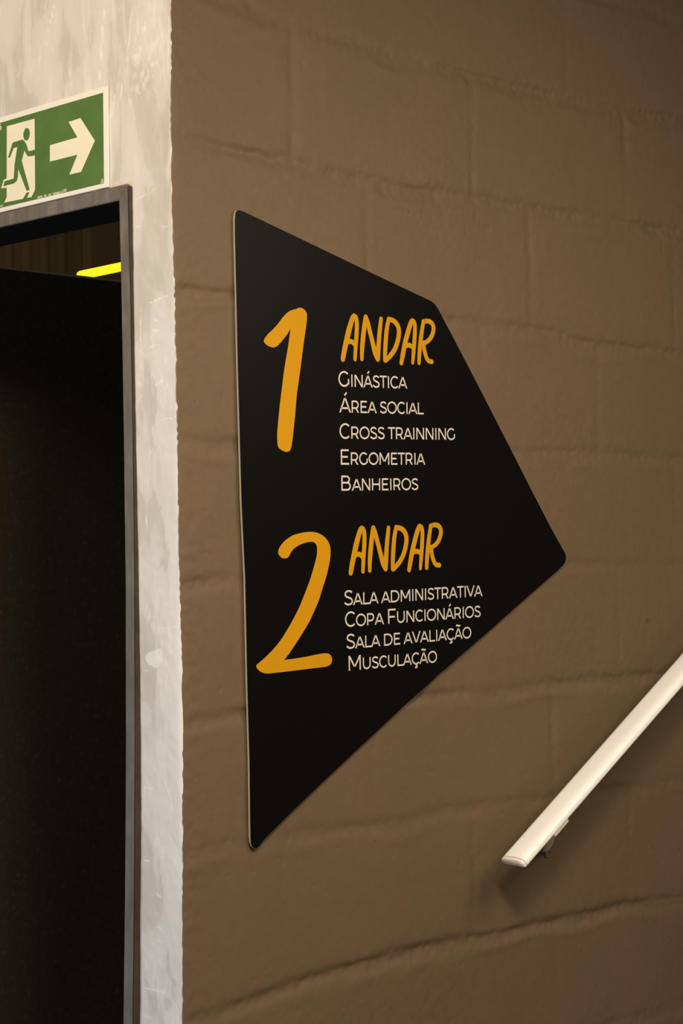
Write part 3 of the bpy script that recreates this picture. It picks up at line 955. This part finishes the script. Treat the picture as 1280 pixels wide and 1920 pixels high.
LINES = [('Ginástica', (635.6, 724.5), (763.2, 728.7), 28.8), ('Área social', (635.8, 773.2), (793.8, 776.7), 28.3),
         ('Cross trainning', (637.7, 822.4), (851.5, 824.8), 28.6), ('Ergometria', (640.1, 871.2), (796.8, 871.2), 28.6),
         ('Banheiros', (641.1, 920.0), (782.7, 918.6), 28.3),
         ('Sala administrativa', (646.0, 1135.5), (904.1, 1117.6), 28.4), ('Copa Funcionários', (648, 1175.6), (899.6, 1156.6), 28.2),
         ('Sala de avaliação', (650, 1217), (882.2, 1196.2), 28.0), ('Musculação', (653.3, 1257.9), (818, 1241.6), 28.0)]
for text, pa, pb, hpx in LINES:
    a, b = at(*pa, 'y', PRINT), at(*pb, 'y', PRINT)
    cap = at(pa[0], pa[1]-hpx, 'y', PRINT)[2]-a[2]
    prims, _ = lettering(text, 0.80, 0.118)
    us = [p[0] for k, g, wv in prims for p in g]
    u0, u1 = min(us), max(us)
    kx = (b[0]-a[0])/(u1-u0)
    slope = (b[2]-a[2])/(b[0]-a[0])
    fl_ = Flat()
    # stroke widths are kept in real units, so scale first and stroke after
    for kind, g, wv in prims:
        q = [((u-u0)*kx, v_*cap) for u, v_ in g]
        if kind == 's': fl_.stroke(q, wv*cap*0.5, round_caps=False)
        else: fl_.poly(q)
    o = fl_.build('text_line', lambda u, v_: (a[0]+u, PRINT, a[2]+v_+slope*u), M_CREAM, sign, NS)
    tag(o, label='cream lettering that reads '+text.upper())

# ------------------------------------------------------------------ green exit sign over the door
XF = -0.0032                 # front face of the plate
XG, XW, XK = XF-0.00012, XF-0.00024, XF-0.00036
ex = empty('exit_sign', (0, 0.30, 2.157))
tag(ex, 'green emergency exit sign with running figure and right arrow above the dark doorway', 'sign')
y0 = at(200, 161.5, 'x', XF)[1]; y0 = (y0+at(203.5, 347, 'x', XF)[1])/2
ztop = (at(0, 219.5, 'x', XF)[2]+at(199, 161.5, 'x', XF)[2])/2
zbot = max((at(0, 400, 'x', XF)[2]+at(203, 348.5, 'x', XF)[2])/2, HEAD_HI+0.0006)
y1 = y0+0.30
bme = bmesh.new()
add_box(bme, (XF, y0, zbot), (-0.0002, y1, ztop))
bmesh.ops.bevel(bme, geom=bme.edges[:], offset=0.0005, segments=2, affect='EDGES')
bm_obj('plate', bme, M_PLATE, ex)
bme = bmesh.new()
add_box(bme, (-0.0004, y0+0.05, zbot+0.03), (0.003, y1-0.05, ztop-0.03))
bm_obj('adhesive_pad', bme, M_LINING, ex)
NX = (-1, 0, 0)


def onx(X): return lambda u, v_: (X, u, v_)
def e2(c): q = at(c[0]/5.818, 150+c[1]/5.818, 'x', XG); return (q[1], q[2])


gy0 = (e2((1117, 137))[0]+e2((1140, 1130))[0])/2
gzt = (e2((1117, 137))[1]+e2((0, 470))[1])/2
gzb = (e2((1140, 1130))[1]+e2((0, 1392))[1])/2
gy1 = y1-(gy0-y0)
fg = Flat(); fg.poly([(gy0, gzb), (gy0, gzt), (gy1, gzt), (gy1, gzb)])
tag(fg.build('green_field', onx(XG), M_GREEN, ex, NX), label='green printed field')
fa = Flat()
fa.poly([e2(c) for c in ((545, 712), (845, 625), (748, 458), (878, 415), (1035, 662), (885, 1002), (757, 1032), (845, 815), (545, 890))])
tag(fa.build('arrow', onx(XW), M_LUM, ex, NX), label='cream arrow pointing right')


def z2c(c): return (c[0]/17.067*5.818, (320-150+c[1]/17.067)*5.818)
fd = Flat()
fd.poly([e2(c) for c in [(75, 505), (378, 422), (383, 1180)] + [z2c(q) for q in ((1112, 640), (1010, 840), (868, 872), (950, 680), (850, 705), (735, 903),
                                                                                     (135, 1025), (215, 850), (215, 545), (40, 562), (120, 290), (215, 253))]])
tag(fd.build('doorway_pictogram', onx(XW), M_LUM, ex, NX), label='cream doorway behind the running figure')
ff = Flat()
ff.poly([e2((291+36*math.cos(t), 592+68*math.sin(t)-8*math.cos(t))) for t in np.linspace(0, 2*math.pi, 28)[:-1]])
ff.poly([e2(c) for c in ((140, 682), (245, 650), (262, 660), (285, 695), (300, 735), (312, 777), (383, 760), (383, 822), (318, 835), (300, 828), (286, 805), (268, 770),
                          (238, 880), (325, 1198), (291, 1210), (200, 972), (197, 1055), (185, 1100), (155, 1128), (37, 1160), (49, 1106), (150, 1076),
                          (160, 920), (190, 730), (150, 743), (109, 848), (88, 846))])
tag(ff.build('running_figure', onx(XK), M_GREEN, ex, NX), label='green running figure')
fp = Flat()
import random
random.seed(4)


def ticks(pxa, pxb, n, h, gaps):
    """illegible fine print"""
    a, b = at(*pxa, 'x', XW), at(*pxb, 'x', XW)
    hh = at(pxa[0], pxa[1]-h, 'x', XW)[2]-a[2]
    for i in range(n):
        if i in gaps: continue
        t = i/(n-1)
        y_ = a[1]+(b[1]-a[1])*t; z_ = a[2]+(b[2]-a[2])*t
        k = random.random()
        wv = abs(b[1]-a[1])/n*0.30
        fp.poly([(y_-wv, z_), (y_+wv, z_), (y_+wv, z_+hh), (y_-wv, z_+hh)])
        if k > 0.45:
            zc = z_+hh*random.choice((0.0, 0.42, 0.8))
            fp.poly([(y_-wv*2.6, zc), (y_+wv, zc), (y_+wv, zc+hh*0.2), (y_-wv*2.6, zc+hh*0.2)])


ticks((70.5, 372.6), (116.5, 362), 34, 4.3, (7, 8, 13, 14, 19, 20, 31))
ticks((119, 360.5), (124, 359.2), 4, 6, ())
tag(fp.build('fine_print', onx(XW), M_LUM, ex, NX), label='tiny pale print along the lower edge')
fp = Flat()
ticks((0.8, 388.5), (5, 387.5), 4, 4, ())
fp.build('fine_print', onx(XW), M_LUM, ex, NX)
fc = Flat()
tri = [at(*q, 'x', XW) for q in ((188.8, 343.3), (194.2, 341.9), (191.5, 335))]
tri = [np.array((q[1], q[2])) for q in tri]
fc.stroke(catmull(tri+[tri[0]], sub=1), 0.00045)
cen = sum(tri)/3
fc.stroke([cen-(0, 0.001), cen+(0, 0.0014)], 0.0004)
q6 = at(0.9, 243, 'x', XW)
tag(fc.build('corner_mark', onx(XW), M_LUM, ex, NX), label='small triangular mark in the lower right corner')
f6 = Flat()
for kind, g in GLYPH['6'][1]:
    hh = at(1, 233, 'x', XW)[2]-q6[2]
    f6.stroke([(q6[1]+0.004-u*hh*0.9, q6[2]+v_*hh) for u, v_ in g], 0.0010)
f6.build('code_mark', onx(XW), M_LUM, ex, NX)

# ------------------------------------------------------------------ handrail
ANG = math.radians(31.02)
ca, sa = math.cos(ANG), math.sin(ANG)
YW, YF = -0.050, -0.0965          # wall side and front edges of the rail
RAIL_T = 0.0155
E0 = at(938.5, 1609.5, 'y', YW)    # lower end, wall-side top edge
O_ = np.array([E0[0], 0.0, E0[2]])
rail = empty('handrail', (O_[0], YW, O_[2]))
tag(rail, 'off white sloping handrail with flat rounded bar bracketed to the block wall', 'handrail')


def rp(s, y, n):
    """s along the rail, n across it upward, from the lower end"""
    return (O_[0]+s*ca-n*sa, y, O_[2]+s*sa+n*ca)


def rail_profile():
    """half-moon section: flat below, domed above; (y, n)"""
    pr = []
    W = YW-YF; yc = (YW+YF)/2
    for t in np.linspace(0, math.pi, 33):
        c, s = math.cos(t), math.sin(t)
        y = yc+W/2*np.sign(c)*abs(c)**0.5
        k = 0.0100 if c > 0 else 0.0100
        n = -0.0080+0.0122*abs(s)**0.6-0.0014*(1-c)
        pr.append((y, n))
    for t in np.linspace(0, math.pi, 13)[1:-1]:
        c, s = -math.cos(t), -math.sin(t)
        y = yc+W/2*np.sign(c)*abs(c)**0.5
        n = -0.0080+0.0016*np.sign(s)*abs(s)**0.6-0.0014*(1-c)
        pr.append((y, n))
    return pr


PR = rail_profile()


def loft(name, stations, mat, parent, shrink=None, smooth=True):
    v, f = [], []
    n = len(PR)
    yc = (YW+YF)/2; nc = sum(q[1] for q in PR)/n
    for i, (s, k, ds) in enumerate(stations):
        for (y, nn) in PR:
            v.append(rp(s, yc+(y-yc)*k, nc+(nn-nc)*ds))
    for i in range(len(stations)-1):
        for j in range(n):
            f.append((i*n+j, i*n+(j+1) % n, (i+1)*n+(j+1) % n, (i+1)*n+j))
    f.append(tuple(range(n))); f.append(tuple((len(stations)-1)*n+j for j in range(n))[::-1])
    o = mesh_obj(name, v, f, mat, parent, smooth=smooth)
    bm = bmesh.new(); bm.from_mesh(o.data); bmesh.ops.recalc_face_normals(bm, faces=bm.faces[:]); bm.to_mesh(o.data); bm.free()
    return o


LEN = 2.3
loft('bar', [(0.0045, 0.995, 0.98), (0.0052, 1, 1), (LEN*0.5, 1, 1), (LEN, 1, 1)], M_RAIL, rail)
tag(loft('seam', [(0.0034, 0.985, 0.95), (0.0050, 0.985, 0.95)], M_SEAM, rail), label='thin brown joint at the end cap')
tag(loft('end_cap', [(-0.0022, 0.90, 0.70), (-0.0012, 0.955, 0.86), (0.0, 0.985, 0.95), (0.0012, 1, 1), (0.0036, 1, 1)], M_RAILCAP, rail), label='cream end cap')


def bracket(s):
    """saddle plate below the bar, arm, and a rosette on the wall"""
    yc = (YW+YF)/2
    bm = bmesh.new()
    c = []
    for n in (-0.0102, -0.0170):
        for (ss, y) in ((s-0.021, YF+0.001), (s+0.021, YF+0.001), (s+0.021, YW-0.004), (s-0.021, YW-0.004)):
            c.append(bm.verts.new(rp(ss, y, n-0.0016*(1 if y < yc else 0))))
    for fc_ in ((0, 1, 2, 3), (7, 6, 5, 4), (0, 4, 5, 1), (1, 5, 6, 2), (2, 6, 7, 3), (3, 7, 4, 0)):
        bm.faces.new([c[i] for i in fc_])
    bmesh.ops.recalc_face_normals(bm, faces=bm.faces[:])
    bmesh.ops.bevel(bm, geom=bm.edges[:], offset=0.0012, segments=2, affect='EDGES')
    sad_bm = bm
    # flat arm: down below the bar, then back into the wall
    path = [Vector(rp(s+ds, y, n)) for ds, y, n in ((0.000, yc, -0.0165), (0.004, yc+0.003, -0.026), (0.014, -0.048, -0.050), (0.027, -0.022, -0.080), (0.036, 0.002, -0.103))]
    path = [Vector(p) for p in catmull(path, sub=5)]
    v, f = [], []
    seg = 12
    for i, p in enumerate(path):
        ax = (path[min(i+1, len(path)-1)]-path[max(i-1, 0)]).normalized()
        a = ax.cross(Vector((1, 0, 0))).normalized(); b = ax.cross(a)
        for k in range(seg):
            an = 2*math.pi*k/seg
            v.append(p+(a*math.cos(an)*0.0035+b*math.sin(an)*0.0075))
    for i in range(len(path)-1):
        for k in range(seg):
            f.append((i*seg+k, i*seg+(k+1) % seg, (i+1)*seg+(k+1) % seg, (i+1)*seg+k))
    f.append(tuple(range(seg))); f.append(tuple((len(path)-1)*seg+k for k in range(seg)))
    arm = mesh_obj('bracket', v, f, M_BRACKET, rail, smooth=True)
    bm_obj('saddle_plate', sad_bm, M_BRACKET, arm)
    we = rp(s+0.037, 0.0, -0.104)
    ro = rod('wall_rosette', (we[0], -0.0022, we[2]), (we[0], 0.003, we[2]), 0.010, M_BLOCK, arm, seg=28, dome=False)
    tag(ro, label='wall plate painted over in taupe')
    for dx, dz in ((0.006, 0.002), (-0.006, -0.002)):
        rod('screw', (we[0]+dx, -0.0040, we[2]+dz), (we[0]+dx, -0.001, we[2]+dz), 0.003, M_SCREW, arm, seg=12, dome=False)


bracket(0.107)
bracket(1.35)
